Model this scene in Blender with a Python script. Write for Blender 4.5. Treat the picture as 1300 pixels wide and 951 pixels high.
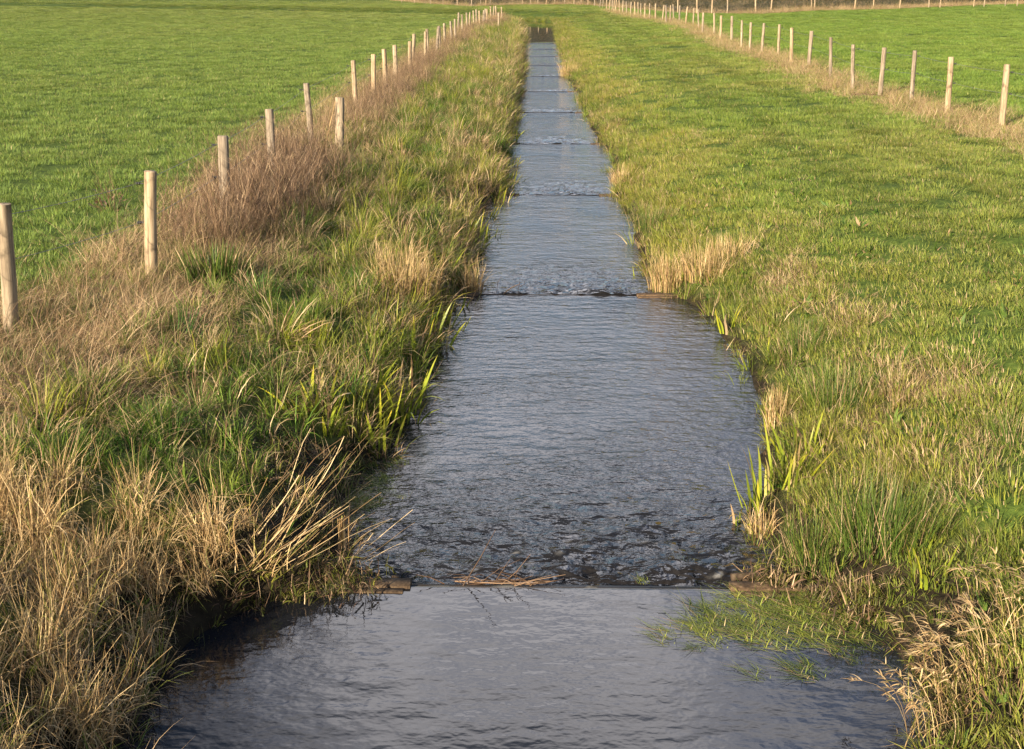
import bpy, math, random
import numpy as np
from mathutils import Vector
R = math.radians
rng = np.random.default_rng(7)
random.seed(7)
for o in list(bpy.data.objects): bpy.data.objects.remove(o, do_unlink=True)
S = bpy.context.scene
COL = S.collection

# ------------------------------------------------------------------ camera, light, exposure
F = 1600.0; YH = -29.0; HC = 3.8; SL = 0.0055; YAW = R(1.18)
PITCH = math.atan((431 - YH) / F)
cd = bpy.data.cameras.new('camera'); cam = bpy.data.objects.new('camera', cd); COL.objects.link(cam)
cd.sensor_width = 36; cd.lens = 36 * F / 1300; cd.shift_y = -44.5 / 1300
cd.clip_start = .1; cd.clip_end = 6000
cam.location = (0, 0, HC); cam.rotation_euler = (R(90) - PITCH, 0, YAW)
S.camera = cam
S.view_settings.view_transform = 'Standard'; S.view_settings.look = 'None'
S.view_settings.gamma = 1; S.view_settings.use_curve_mapping = False
S.view_settings.exposure = 1.42
S.cycles.max_bounces = 3; S.cycles.diffuse_bounces = 2; S.cycles.glossy_bounces = 2; S.cycles.transmission_bounces = 2
SUN_AZ, SUN_EL = R(34), R(21)      # light travels towards +Y turned AZ to the right
w = bpy.data.worlds.new('World'); S.world = w; w.use_nodes = True
nt = w.node_tree; nt.nodes.clear()
def N(t, typ, **kw):
    n = t.nodes.new(typ)
    for k, v in kw.items(): setattr(n, k, v)
    return n
out = N(nt, 'ShaderNodeOutputWorld'); bg = N(nt, 'ShaderNodeBackground'); sky = N(nt, 'ShaderNodeTexSky')
sky.sky_type = 'NISHITA'; sky.sun_disc = False; sky.sun_elevation = SUN_EL; sky.sun_rotation = R(180) + SUN_AZ
bg.inputs[1].default_value = .085
tc = N(nt, 'ShaderNodeTexCoord'); sx = N(nt, 'ShaderNodeSeparateXYZ'); nt.links.new(tc.outputs['Generated'], sx.inputs[0])
ad = N(nt, 'ShaderNodeMath', operation='ADD'); ad.inputs[1].default_value = .12
mx0 = N(nt, 'ShaderNodeMath', operation='MAXIMUM'); mx0.inputs[1].default_value = 0.0
nt.links.new(sx.outputs[2], mx0.inputs[0]); nt.links.new(mx0.outputs[0], ad.inputs[0])
dv = N(nt, 'ShaderNodeVectorMath', operation='DIVIDE'); cb = N(nt, 'ShaderNodeCombineXYZ')
for i in range(3): nt.links.new(ad.outputs[0], cb.inputs[i])
nt.links.new(tc.outputs['Generated'], dv.inputs[0]); nt.links.new(cb.outputs[0], dv.inputs[1])
cn = N(nt, 'ShaderNodeTexNoise'); cn.inputs['Scale'].default_value = 1.1; cn.inputs['Detail'].default_value = 6; cn.inputs['Roughness'].default_value = .55
nt.links.new(dv.outputs[0], cn.inputs['Vector'])
cr = N(nt, 'ShaderNodeValToRGB'); cr.color_ramp.elements[0].position = .40; cr.color_ramp.elements[1].position = .52
nt.links.new(cn.outputs['Fac'], cr.inputs[0])
cn2 = N(nt, 'ShaderNodeTexNoise'); cn2.inputs['Scale'].default_value = 1.9; cn2.inputs['Detail'].default_value = 5
nt.links.new(dv.outputs[0], cn2.inputs['Vector'])
cc = N(nt, 'ShaderNodeValToRGB'); e = cc.color_ramp.elements
e[0].position = .42; e[0].color = (1.15, 1.5, 2.35, 1); e[1].position = .60; e[1].color = (5.5, 5.3, 5.5, 1)
nt.links.new(cn2.outputs['Fac'], cc.inputs[0])
# sunlit cloud bank opposite the sun, brightest some way above the horizon
dt = N(nt, 'ShaderNodeVectorMath', operation='DOT_PRODUCT'); dt.inputs[1].default_value = (0.03, .86, .51)
nt.links.new(tc.outputs['Generated'], dt.inputs[0])
mr = N(nt, 'ShaderNodeMapRange'); mr.interpolation_type = 'SMOOTHSTEP'; mr.inputs['From Min'].default_value = .945; mr.inputs['From Max'].default_value = .997
mr.inputs['To Min'].default_value = .70; mr.inputs['To Max'].default_value = 3.7; nt.links.new(dt.outputs['Value'], mr.inputs['Value'])
cs = N(nt, 'ShaderNodeVectorMath', operation='SCALE'); nt.links.new(cc.outputs[0], cs.inputs[0]); nt.links.new(mr.outputs[0], cs.inputs['Scale'])
# the cloud thins out to open blue higher up
fz = N(nt, 'ShaderNodeMapRange'); fz.interpolation_type = 'SMOOTHSTEP'; fz.inputs['From Min'].default_value = .52; fz.inputs['From Max'].default_value = .68
fz.inputs['To Min'].default_value = 1.0; fz.inputs['To Max'].default_value = .12; nt.links.new(sx.outputs[2], fz.inputs['Value'])
fm = N(nt, 'ShaderNodeMath', operation='MULTIPLY'); nt.links.new(cr.outputs[0], fm.inputs[0]); nt.links.new(fz.outputs[0], fm.inputs[1])
mix = N(nt, 'ShaderNodeMixRGB'); nt.links.new(fm.outputs[0], mix.inputs[0]); nt.links.new(sky.outputs[0], mix.inputs[1]); nt.links.new(cs.outputs[0], mix.inputs[2])
nt.links.new(mix.outputs[0], bg.inputs[0]); nt.links.new(bg.outputs[0], out.inputs[0])
sd = bpy.data.lights.new('sun', 'SUN'); sun = bpy.data.objects.new('sun', sd); COL.objects.link(sun)
sd.energy = 5.0; sd.angle = R(.6); sd.color = (1, .84, .62)
tv = Vector((math.sin(SUN_AZ) * math.cos(SUN_EL), math.cos(SUN_AZ) * math.cos(SUN_EL), -math.sin(SUN_EL)))
sun.rotation_euler = tv.to_track_quat('-Z', 'Y').to_euler()

# ------------------------------------------------------------------ helpers
def tag(o, label=None, cat=None, group=None, kind=None):
    if label: o['label'] = label
    if cat: o['category'] = cat
    if group: o['group'] = group
    if kind: o['kind'] = kind
    return o
def empty(name, loc, rz=0, **kw):
    o = bpy.data.objects.new(name, None); COL.objects.link(o); o.location = loc; o.rotation_euler = (0, 0, rz)
    o.empty_display_size = .2
    return tag(o, **kw)
def obj(name, me, mat=None, parent=None, link=True):
    o = bpy.data.objects.new(name, me)
    if link: COL.objects.link(o)
    if mat is not None and not me.materials: me.materials.append(mat)
    if parent is not None: o.parent = parent
    return o
def np_mesh(name, V, Q=None, T=None, attrs=None, smooth=True):
    """V (n,3), Q (m,4) quads, T (k,3) tris, attrs name->(n,) per-vertex"""
    me = bpy.data.meshes.new(name)
    q = np.zeros((0, 4), int) if Q is None else Q; t = np.zeros((0, 3), int) if T is None else T
    loops = np.concatenate([q.ravel(), t.ravel()]).astype(np.int32)
    tot = np.concatenate([np.full(len(q), 4), np.full(len(t), 3)]).astype(np.int32)
    st = np.concatenate([[0], np.cumsum(tot)[:-1]]).astype(np.int32)
    me.vertices.add(len(V)); me.vertices.foreach_set('co', np.asarray(V, np.float32).ravel())
    me.loops.add(len(loops)); me.loops.foreach_set('vertex_index', loops)
    me.polygons.add(len(tot)); me.polygons.foreach_set('loop_start', st); me.polygons.foreach_set('loop_total', tot)
    me.update(calc_edges=True)
    if smooth: me.polygons.foreach_set('use_smooth', np.ones(len(tot), bool))
    for k, v in (attrs or {}).items():
        a = me.attributes.new(k, 'FLOAT', 'POINT'); a.data.foreach_set('value', np.asarray(v, np.float32))
    return me
_tab = np.random.default_rng(3).random((256, 256))
def vnoise(x, y):
    xi = np.floor(x).astype(int); yi = np.floor(y).astype(int); fx = x - xi; fy = y - yi
    fx = fx * fx * (3 - 2 * fx); fy = fy * fy * (3 - 2 * fy)
    g = lambda a, b: _tab[a % 256, b % 256]
    return (g(xi, yi) * (1 - fx) + g(xi + 1, yi) * fx) * (1 - fy) + (g(xi, yi + 1) * (1 - fx) + g(xi + 1, yi + 1) * fx) * fy
def fbm(x, y, oct=4):
    s = 0; a = .5; t = 0
    for i in range(oct):
        s = s + a * vnoise(x + 17.3 * i, y + 9.1 * i); t += a; a *= .5; x = x * 2.03; y = y * 2.03
    return s / t
def sstep(a, b, x):
    t = np.clip((x - a) / (b - a), 0, 1); return t * t * (3 - 2 * t)

# layout aid: the place was surveyed from the photograph (pixel of the 1300 px wide photo -> point at height h over the mean slope)
def at(u, v, h=0.0):
    r = (u - 650) / F; q = -(v - 431) / F
    cp, sp = math.cos(PITCH), math.sin(PITCH)
    x, y, z = r, cp + q * sp, -sp + q * cp
    cy, sy = math.cos(YAW), math.sin(YAW)
    x, y = x * cy - y * sy, x * sy + y * cy
    t = (h - HC) / (z + SL * y)
    return Vector((x * t, y * t, HC + z * t))

# ------------------------------------------------------------------ terrain shape
LE = [(150, 960), (205, 862), (250, 812), (330, 762), (420, 752), (440, 700), (436, 650), (448, 600), (475, 570), (515, 530), (540, 480), (556, 420), (568, 380), (596, 335), (606, 300), (603, 272), (638, 246), (645, 205), (643, 180), (654, 140), (658, 110), (662, 90), (663, 55), (661, 28)]
RE = [(1185, 960), (1165, 862), (1120, 815), (1075, 765), (1040, 742), (1000, 715), (968, 650), (968, 600), (975, 560), (966, 500), (940, 450), (902, 410), (866, 382), (822, 345), (806, 300), (794, 270), (778, 240), (778, 200), (762, 180), (745, 150), (734, 120), (718, 95), (709, 55), (704, 28)]
Lp = sorted([tuple(at(u, v))[:2][::-1] for u, v in LE]); Rp = sorted([tuple(at(u, v))[:2][::-1] for u, v in RE])
Lp = [(-40, -2.0), (0, -2.1)] + Lp + [(4000, Lp[-1][1])]; Rp = [(-40, 2.0), (0, 2.0)] + Rp + [(4000, Rp[-1][1])]
Ly, Lx = np.array(Lp).T; Ry, Rx = np.array(Rp).T
def bend(y):
    d = np.maximum(0, y - 124); return np.where(d < 22, -.03 * d * d, -.03 * 484 - 1.32 * (d - 22))
def xl(y):
    y = np.asarray(y, float); return np.interp(y, Ly, Lx) + bend(y) + .10 * (vnoise(y * 2.2, y * 0 + 3) - .5)
def xr(y):
    y = np.asarray(y, float); return np.interp(y, Ry, Rx) + bend(y) + .10 * (vnoise(y * 2.2, y * 0 + 8) - .5)
WEIR_Y = [at(700, v)[1] for v in (745, 375, 248, 183)]
step = (WEIR_Y[3] - WEIR_Y[0]) / 3
while WEIR_Y[-1] + step < 90: WEIR_Y.append(WEIR_Y[-1] + step)
def pool(y):                       # water level
    y = np.asarray(y, float); k = np.searchsorted(np.array(WEIR_Y), y)
    lev = np.array([-SL * WEIR_Y[0]] + [-SL * wy - .0 for wy in WEIR_Y[1:]] + [-SL * (WEIR_Y[-1] + step)])
    return lev[k]
def plane(y):
    y = np.asarray(y, float); return -SL * np.clip(y, -50, 190)
LA = ([-6, -1, -.2, 0, .12, .45, 1.1, 2.2, 4, 9999], [-.55, -.5, -.28, -.03, .13, .36, .56, .7, .72, .72])
RA = ([-6, -1, -.2, 0, .18, .6, 1.4, 3, 5, 8, 9999], [-.55, -.5, -.25, -.03, .10, .27, .48, .75, .98, 1.1, 1.1])
def ground(x, y):
    x = np.asarray(x, float); y = np.asarray(y, float)
    a = xl(y) - x; b = x - xr(y)
    zl = np.interp(a, *LA); zr = np.interp(b, *RA)
    z = np.where(a > b, zl, zr)
    m = np.clip(np.maximum(a, b), 0, 1)
    z = z + m * (.16 * (fbm(x * .9, y * .9) - .5) + .16 * (fbm(x * 3.2, y * 3.2, 2) - .5) * np.where(a > b, 1, .5)) * np.where(np.abs(x) < 6, 1, .35)
    # bank toe follows the pool levels
    z = z + plane(y) * 1.0
    hill = .085 * np.maximum(0, y - 215) + 9 * (fbm(x * .006, y * .01, 3) - .35) * sstep(230, 420, y)
    hill = np.minimum(hill, 60 + .01 * y)
    return z + np.maximum(hill, 0)
def gz(x, y): return float(ground(np.array([x]), np.array([y]))[0])
def on(u, v, h=.7):                 # pixel -> point on the ground itself
    for _ in range(6):
        p = at(u, v, h); h = .5 * h + .5 * (gz(p.x, p.y) + SL * p.y)
    p = at(u, v, h); p.z = gz(p.x, p.y); return p

# ------------------------------------------------------------------ materials
def mat(name):
    m = bpy.data.materials.new(name); m.use_nodes = True; t = m.node_tree; t.nodes.clear()
    o = N(t, 'ShaderNodeOutputMaterial'); return m, t, o
def ramp(t, fac, stops, mode='LINEAR'):
    r = N(t, 'ShaderNodeValToRGB'); el = r.color_ramp.elements; r.color_ramp.interpolation = mode
    while len(el) < len(stops): el.new(.5)
    for e_, (p, c) in zip(el, stops): e_.position = p; e_.color = (*c, 1)
    t.links.new(fac, r.inputs[0]); return r.outputs[0]
def noise(t, scale, detail=3, rough=.5, vec=None, dist=0):
    n = N(t, 'ShaderNodeTexNoise'); n.inputs['Scale'].default_value = scale; n.inputs['Detail'].default_value = detail
    n.inputs['Roughness'].default_value = rough; n.inputs['Distortion'].default_value = dist
    if vec is not None: t.links.new(vec, n.inputs['Vector'])
    return n.outputs['Fac']
def math_(t, op, a, b=None, c=None, clamp=False):
    n = N(t, 'ShaderNodeMath', operation=op); n.use_clamp = clamp
    for i, v in enumerate((a, b, c)):
        if v is None: continue
        if isinstance(v, (int, float)): n.inputs[i].default_value = v
        else: t.links.new(v, n.inputs[i])
    return n.outputs[0]
def mixc(t, f, a, b, mode='MIX'):
    n = N(t, 'ShaderNodeMixRGB'); n.blend_type = mode
    for i, v in enumerate((f, a, b)):
        if isinstance(v, (int, float)): n.inputs[i].default_value = v
        elif isinstance(v, tuple): n.inputs[i].default_value = (*v, 1)
        else: t.links.new(v, n.inputs[i])
    return n.outputs[0]
def attr(t, name, typ='GEOMETRY', outp='Fac'):
    n = N(t, 'ShaderNodeAttribute'); n.attribute_name = name; n.attribute_type = typ; return n.outputs[outp]
DRY = [(0, (.14, .085, .045)), (.3, (.30, .195, .105)), (.65, (.49, .35, .20)), (1, (.66, .51, .31))]
BROWN = [(0, (.045, .028, .02)), (.4, (.14, .085, .05)), (.75, (.26, .17, .10)), (1, (.52, .38, .24))]
def leaf_mat(name, green=(.09, .16, .02), dryf=.2, dry=DRY, inst=False, trans=.3, rough=.55, tip=(.30, .26, .05), tipf=.35):
    m, t, o = mat(name)
    r = attr(t, 'r'); r2 = attr(t, 'q'); tt = attr(t, 't')
    g = attr(t, 'tint', 'INSTANCER', 'Color') if inst else green
    d = attr(t, 'dry', 'INSTANCER') if inst else dryf
    g2 = mixc(t, 1.0, g, ramp(t, r2, [(0, (.55, .6, .6)), (.5, (1, 1, 1)), (1, (1.55, 1.35, 1.0))]), 'MULTIPLY')
    tf = math_(t, 'MULTIPLY', math_(t, 'POWER', tt, 2.5), tipf)
    g3 = mixc(t, math_(t, 'MULTIPLY', tf, r2), g2, tip)
    dc = ramp(t, r2, dry)
    df = math_(t, 'SUBTRACT', d, r); df = math_(t, 'MULTIPLY_ADD', df, 12, .5, clamp=True)
    c = mixc(t, df, g3, dc)
    p = N(t, 'ShaderNodeBsdfPrincipled'); t.links.new(c, p.inputs['Base Color']); p.inputs['Roughness'].default_value = rough
    p.inputs['Specular IOR Level'].default_value = .25
    tr = N(t, 'ShaderNodeBsdfTranslucent'); t.links.new(c, tr.inputs[0])
    ms = N(t, 'ShaderNodeMixShader'); ms.inputs[0].default_value = trans
    t.links.new(p.outputs[0], ms.inputs[1]); t.links.new(tr.outputs[0], ms.inputs[2]); t.links.new(ms.outputs[0], o.inputs[0])
    return m
M_grass = leaf_mat('grass_blades', inst=True)
M_tangle = leaf_mat('dead_grass', inst=True, trans=.2)
GOLD = [(0, (.16, .095, .045)), (.3, (.34, .22, .10)), (.65, (.55, .39, .19)), (1, (.74, .57, .32))]
M_gold = leaf_mat('golden_reeds', inst=True, dry=GOLD, trans=.2)
M_brown = leaf_mat('dead_stems', inst=True, dry=BROWN, trans=.1)
M_sedge = leaf_mat('dry_sedge', (.16, .17, .03), .86, trans=.2, dry=GOLD)
M_reed = leaf_mat('dry_reed', (.16, .17, .04), .93, trans=.15, dry=GOLD)
M_iris = leaf_mat('iris_leaves', (.27, .34, .034), .12, trans=.35, rough=.4, tip=(.5, .36, .05), tipf=1.0)
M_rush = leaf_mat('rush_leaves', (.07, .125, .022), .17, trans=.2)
M_weed = leaf_mat('weed_leaves', (.07, .12, .02), .25, dry=BROWN)
M_twig = leaf_mat('twigs', (.2, .12, .05), .99, dry=[(0, (.04, .022, .013)), (.5, (.10, .058, .032)), (1, (.24, .16, .10))], trans=0)

def ground_mat():
    m, t, o = mat('ground'); g = N(t, 'ShaderNodeNewGeometry').outputs['Position']
    dry = attr(t, 'dryness'); mud = attr(t, 'mud'); hill = attr(t, 'hill')
    n1 = noise(t, 1.3, 5, .6, g); n2 = noise(t, 9, 4, .65, g); n3 = noise(t, .05, 4, .55, g)
    green = ramp(t, n2, [(.3, (.03, .05, .010)), (.55, (.065, .10, .018)), (.75, (.11, .14, .03))])
    tan = ramp(t, n2, [(.3, (.06, .04, .02)), (.55, (.15, .10, .05)), (.75, (.26, .18, .09))])
    c = mixc(t, math_(t, 'MULTIPLY_ADD', math_(t, 'SUBTRACT', math_(t, 'ADD', dry, math_(t, 'MULTIPLY', n1, .6)), .8), 3, .5, clamp=True), green, tan)
    c = mixc(t, mud, c, ramp(t, n2, [(.3, (.010, .008, .005)), (.7, (.034, .027, .017))]))
    mp = N(t, 'ShaderNodeMapping'); mp.inputs['Scale'].default_value = (.012, .10, .1); t.links.new(g, mp.inputs[0])
    hn = noise(t, 1.0, 5, .6, mp.outputs[0])
    hc = ramp(t, hn, [(.32, (.018, .022, .009)), (.48, (.042, .034, .018)), (.58, (.028, .036, .013)), (.72, (.06, .042, .022))])
    c = mixc(t, hill, c, hc)
    p = N(t, 'ShaderNodeBsdfPrincipled'); t.links.new(c, p.inputs['Base Color']); p.inputs['Roughness'].default_value = .95
    p.inputs['Specular IOR Level'].default_value = .1
    b = N(t, 'ShaderNodeBump'); b.inputs['Strength'].default_value = .8; b.inputs['Distance'].default_value = .05
    t.links.new(n2, b.inputs['Height']); t.links.new(b.outputs[0], p.inputs['Normal']); t.links.new(p.outputs[0], o.inputs[0]); return m
def water_mat():
    m, t, o = mat('water'); g = N(t, 'ShaderNodeNewGeometry').outputs['Position']
    turb = attr(t, 'turb'); calm = attr(t, 'calm'); foam = attr(t, 'foam')
    mp = N(t, 'ShaderNodeMapping'); mp.inputs['Scale'].default_value = (1, 1.5, 1); mp.inputs['Rotation'].default_value = (0, 0, R(12)); t.links.new(g, mp.inputs[0])
    mp2 = N(t, 'ShaderNodeMapping'); mp2.inputs['Scale'].default_value = (.8, 2.2, 1); mp2.inputs['Rotation'].default_value = (0, 0, R(-14)); t.links.new(g, mp2.inputs[0])
    near = attr(t, 'near')
    a = noise(t, 9, 2, .5, mp.outputs[0], .15); b_ = math_(t, 'MULTIPLY', noise(t, 30, 2, .5, mp.outputs[0], .1), math_(t, 'MULTIPLY_ADD', near, -.8, 1)); c_ = noise(t, 3.4, 2, .4, mp2.outputs[0], .2)
    h = math_(t, 'ADD', math_(t, 'MULTIPLY', a, .42), math_(t, 'MULTIPLY', b_, .15))
    h = math_(t, 'ADD', h, math_(t, 'MULTIPLY', c_, .55))
    big = noise(t, 5.5, 2, .45, mp.outputs[0], .5)
    gust = math_(t, 'MULTIPLY_ADD', noise(t, .8, 3, .5, g), 1.6, -.15, clamp=True)
    s = math_(t, 'MULTIPLY', math_(t, 'ADD', math_(t, 'MULTIPLY_ADD', gust, .62, .13), math_(t, 'MULTIPLY', turb, .7)), calm)
    b = N(t, 'ShaderNodeBump'); b.inputs['Distance'].default_value = .05
    t.links.new(math_(t, 'ADD', math_(t, 'MULTIPLY', h, s), math_(t, 'MULTIPLY', math_(t, 'MULTIPLY', big, turb), 1.9)), b.inputs['Height'])
    body = mixc(t, math_(t, 'MULTIPLY', turb, .7), (.011, .012, .015), (.012, .010, .008))
    col = mixc(t, foam, body, (.5, .5, .5))
    p = N(t, 'ShaderNodeBsdfPrincipled'); t.links.new(col, p.inputs['Base Color']); p.inputs['IOR'].default_value = 1.333
    t.links.new(math_(t, 'MULTIPLY_ADD', foam, .5, .02), p.inputs['Roughness'])
    t.links.new(b.outputs[0], p.inputs['Normal']); t.links.new(p.outputs[0], o.inputs[0]); return m
def wood_mat(name, c0, c1, c2):
    m, t, o = mat(name); tcn = N(t, 'ShaderNodeTexCoord').outputs['Object']
    oi = N(t, 'ShaderNodeObjectInfo').outputs['Random']
    wv = N(t, 'ShaderNodeVectorMath', operation='ADD'); cbn = N(t, 'ShaderNodeCombineXYZ')
    for i in range(3): t.links.new(math_(t, 'MULTIPLY', oi, 37.0), cbn.inputs[i])
    t.links.new(tcn, wv.inputs[0]); t.links.new(cbn.outputs[0], wv.inputs[1])
    mp = N(t, 'ShaderNodeMapping'); mp.inputs['Scale'].default_value = (30, 30, 2.2); t.links.new(wv.outputs[0], mp.inputs[0])
    g = noise(t, 1, 5, .65, mp.outputs[0]); k = noise(t, 7, 3, .6, wv.outputs[0])
    c = ramp(t, g, [(.3, c0), (.5, c1), (.7, c2)])
    c = mixc(t, math_(t, 'MULTIPLY_ADD', k, 5, -2.75, clamp=True), c, tuple(x * .35 for x in c1))
    c = mixc(t, 1.0, c, ramp(t, oi, [(0, (.75, .75, .78)), (.5, (1, .98, .93)), (1, (1.2, 1.08, .92))]), 'MULTIPLY')
    p = N(t, 'ShaderNodeBsdfPrincipled'); t.links.new(c, p.inputs['Base Color']); p.inputs['Roughness'].default_value = .85
    p.inputs['Specular IOR Level'].default_value = .2
    b = N(t, 'ShaderNodeBump'); b.inputs['Strength'].default_value = .6; b.inputs['Distance'].default_value = .006
    t.links.new(g, b.inputs['Height']); t.links.new(b.outputs[0], p.inputs['Normal']); t.links.new(p.outputs[0], o.inputs[0]); return m
def plain(name, c, rough=.5):
    m, t, o = mat(name); p = N(t, 'ShaderNodeBsdfPrincipled'); p.inputs['Roughness'].default_value = rough
    n = noise(t, 40, 2); t.links.new(ramp(t, n, [(.3, tuple(x * .7 for x in c)), (.7, c)]), p.inputs['Base Color'])
    t.links.new(p.outputs[0], o.inputs[0]); return m
M_ground = ground_mat(); M_water = water_mat()
M_post = wood_mat('post_wood', (.11, .085, .062), (.285, .23, .165), (.46, .39, .295))
M_board = wood_mat('wet_wood', (.03, .021, .014), (.075, .052, .034), (.15, .11, .072))
M_wet = plain('soaked_wood', (.022, .017, .013), .5)
M_black = plain('black_plastic', (.02, .02, .022), .4)
M_wire = plain('fence_wire', (.12, .12, .13), .4)

# ------------------------------------------------------------------ zones
def blob(x, y, c, rx, ry):
    return np.exp(-(((x - c[0]) / rx) ** 2 + ((y - c[1]) / ry) ** 2))
LTOP = [(5, 264), (190, 218), (286, 174), (347, 139), (396, 110), (452.5, 80), (475.5, 70), (491, 63), (504, 56), (522, 50), (526, 43), (538.5, 41), (544, 37), (556, 34), (559.5, 33), (566, 28), (572, 27), (579, 24), (582.5, 19), (588, 17.5), (594, 16), (597, 15.5), (601, 14), (604, 13), (609, 14), (612, 13), (616, 12), (619, 11), (624, 9), (627, 8), (630.5, 7), (634, 5), (638, 3)]
RTOP = [(1276, 83), (1206, 73), (1159, 64), (1119, 60), (1084, 56), (1055, 48), (1027, 40), (1005, 36), (988, 31), (970, 30), (954.5, 28.5), (941, 26), (928.5, 21), (914.5, 20), (906.5, 16.5), (895, 16), (887, 12), (879.5, 10), (870, 9), (864, 7), (857.5, 6), (851.5, 7), (845.6, 7), (841, 6), (831.6, 5), (826.6, 5), (822, 5), (817.6, 4), (814, 4), (810, 3), (807, 3), (802, 3), (795, 2), (790, 1), (786.6, 1), (783, 0), (780, 0), (777, -1), (773.6, -1), (769.4, -2), (765.6, -3), (761, -3), (754.6, -4)]
HP = 1.2
LF = []
def top_on(u, v, h):
    p = at(u, v, h + HP)
    for _ in range(5): p = at(u, v, gz(p.x, p.y) + SL * p.y + HP)
    return p
for u, v in LTOP:
    p = top_on(u, v, .72)
    LF.append((p.x, p.y))
RF = []
for u, v in RTOP:
    p = top_on(u, v, 1.1); RF.append((p.x, p.y))
LF.sort(key=lambda p: p[1]); RF.sort(key=lambda p: p[1])
# keep at least 1.6 m between posts
def spread(P, m=1.7):
    o = [P[0]]
    for x, y in P[1:]:
        if y - o[-1][1] < m: y = o[-1][1] + m
        o.append((x, y))
    return o
LF = spread(LF); RF = spread(RF)
fLy = np.array([p[1] for p in LF]); fLx = np.array([p[0] for p in LF])
fRy = np.array([p[1] for p in RF]); fRx = np.array([p[0] for p in RF])
k0 = (fLx[3] - fLx[0]) / (fLy[3] - fLy[0])
def fl(y): return np.interp(y, np.r_[-20, fLy, 400], np.r_[fLx[0] - .3, np.convolve(np.r_[fLx[0], fLx, fLx[-1]], [.25, .5, .25], 'valid'), fLx[-1]])
def fr(y): return np.interp(y, np.r_[-20, fRy, 400], np.r_[fRx[0] + 1.0, np.convolve(np.r_[fRx[0], fRx, fRx[-1]], [.25, .5, .25], 'valid'), fRx[-1]])
BL = {k: on(*v) for k, v in dict(tan1=(120, 400), tan2=(20, 470), thick=(330, 270), thick2=(400, 190), green1=(300, 430), green2=(150, 540), reedA=(60, 720), reedB=(240, 690), reedC=(100, 860), mud=(280, 740), mud2=(400, 735), midtan=(380, 330), tan3=(300, 335)).items()}
BR = {k: on(*v) for k, v in dict(t1=(1080, 395), t2=(1240, 575), t3=(1180, 480), t4=(1000, 350), rush=(1110, 660), rush2=(1060, 500), rr=(1020, 640), br=(1250, 850)).items()}

def masks(x, y):
    a = xl(y) - x; b = x - xr(y); df = x - fl(y); dr = x - fr(y)
    left = a > b
    d = {}
    n = fbm(x * .7, y * .7); n2 = fbm(x * 2.3 + 40, y * 2.3)
    d['a'] = a; d['b'] = b; d['left'] = left; d['df'] = df; d['dr'] = dr
    # fence-side rough strips
    fs = np.exp(-(np.where(df > 0, df / .62, df / .9)) ** 2) * (y < 139) * left
    d['tangle'] = np.clip(fs * 1.2 * sstep(.25, .5, n + .12 * (y < 18)), 0, 1)
    t = sum(blob(x, y, BL[k], *s) for k, s in dict(tan1=(.9, 1.3), tan2=(.8, .9), tan3=(.5, .5), midtan=(.35, .4)).items())
    d['tangle'] = np.clip(d['tangle'] + np.minimum(t, 1) * left, 0, 1)
    th = 1.3 * blob(x, y, BL['thick'], .55, 2.2) + 1.2 * np.exp(-((df - .1) / .5) ** 2) * sstep(13.5, 15.5, y) * sstep(24, 20, y)
    far = sstep(24, 34, y) * np.exp(-((df - .3) / .55) ** 2) * (y < 139) * sstep(.3, .5, fbm(x * .35, y * .25 + 5) + .12)
    d['thicket'] = np.clip(th + far, 0, 1) * left
    fr_ = np.exp(-((dr + .1) / .75) ** 2) * (~left) * (y < 140) * sstep(.28, .5, fbm(x * .5 + 9, y * .5) + .12)
    d['rfence'] = np.clip(fr_, 0, 1)
    d['reed'] = np.clip(1.1 * blob(x, y, BL['reedA'], .75, .5) + blob(x, y, BL['reedB'], .55, .36) + 1.4 * (y < 7.6) * (a < 2.3), 0, 1) * left * (a > .06)
    d['mud'] = np.clip(1.2 * sstep(.28, .05, np.maximum(a, b)) + left * (y < 9.5) * sstep(.9, .35, a) + (~left) * (y < 8.8) * sstep(1.0, .5, b) * (b < 1.2) + left * blob(x, y, BL['mud2'], .6, .5), 0, 1)
    d['dryp'] = np.clip(sum(blob(x, y, BR[k], *s) for k, s in dict(t1=(.35, .5), t2=(.4, .4), t3=(.55, .7), t4=(.35, .8)).items()), 0, 1)
    return d, n, n2

# ------------------------------------------------------------------ ground sheet
def build_ground():
    ys = np.concatenate([np.arange(-30, 3, 1.0), np.arange(3, 20, .09), np.arange(20, 45, .22), np.arange(45, 140, .6), np.arange(140, 240, 3), np.arange(240, 900, 12), np.arange(900, 3600, 100)])
    off = np.concatenate([-np.geomspace(2500, 8, 46), np.arange(-7.9, 9.9, .11), np.geomspace(10, 2500, 46)])
    Y, O = np.meshgrid(ys, off, indexing='ij'); X = O.copy()
    Z = ground(X, Y)
    V = np.stack([X, Y, Z], -1).reshape(-1, 3); ny, nx = Y.shape
    i = np.arange(ny - 1)[:, None] * nx + np.arange(nx - 1)[None]; Q = np.stack([i, i + 1, i + nx + 1, i + nx], -1).reshape(-1, 4)
    d, n, n2 = masks(X, Y)
    field = ((d['left'] & (d['df'] < -1.2)) | (~d['left'] & (d['dr'] > .9)))
    bankdry = np.where(d['left'], .35 * (d['a'] < 3), .32 * sstep(3.2, .3, d['b']))
    fx = np.interp(X, *FARLINE); onf = np.exp(-((Y - fx) / 2.5) ** 2)
    dry = np.clip(.05 + bankdry + d['tangle'] + d['thicket'] + d['rfence'] + d['dryp'] * .25 + onf, 0, 1.2)
    me = np_mesh('ground', V, Q, attrs=dict(dryness=dry.ravel(), mud=d['mud'].ravel(), hill=sstep(-1, 3, Y - fx - 3).ravel()))
    tag(obj('ground', me, M_ground), kind='structure')
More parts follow.
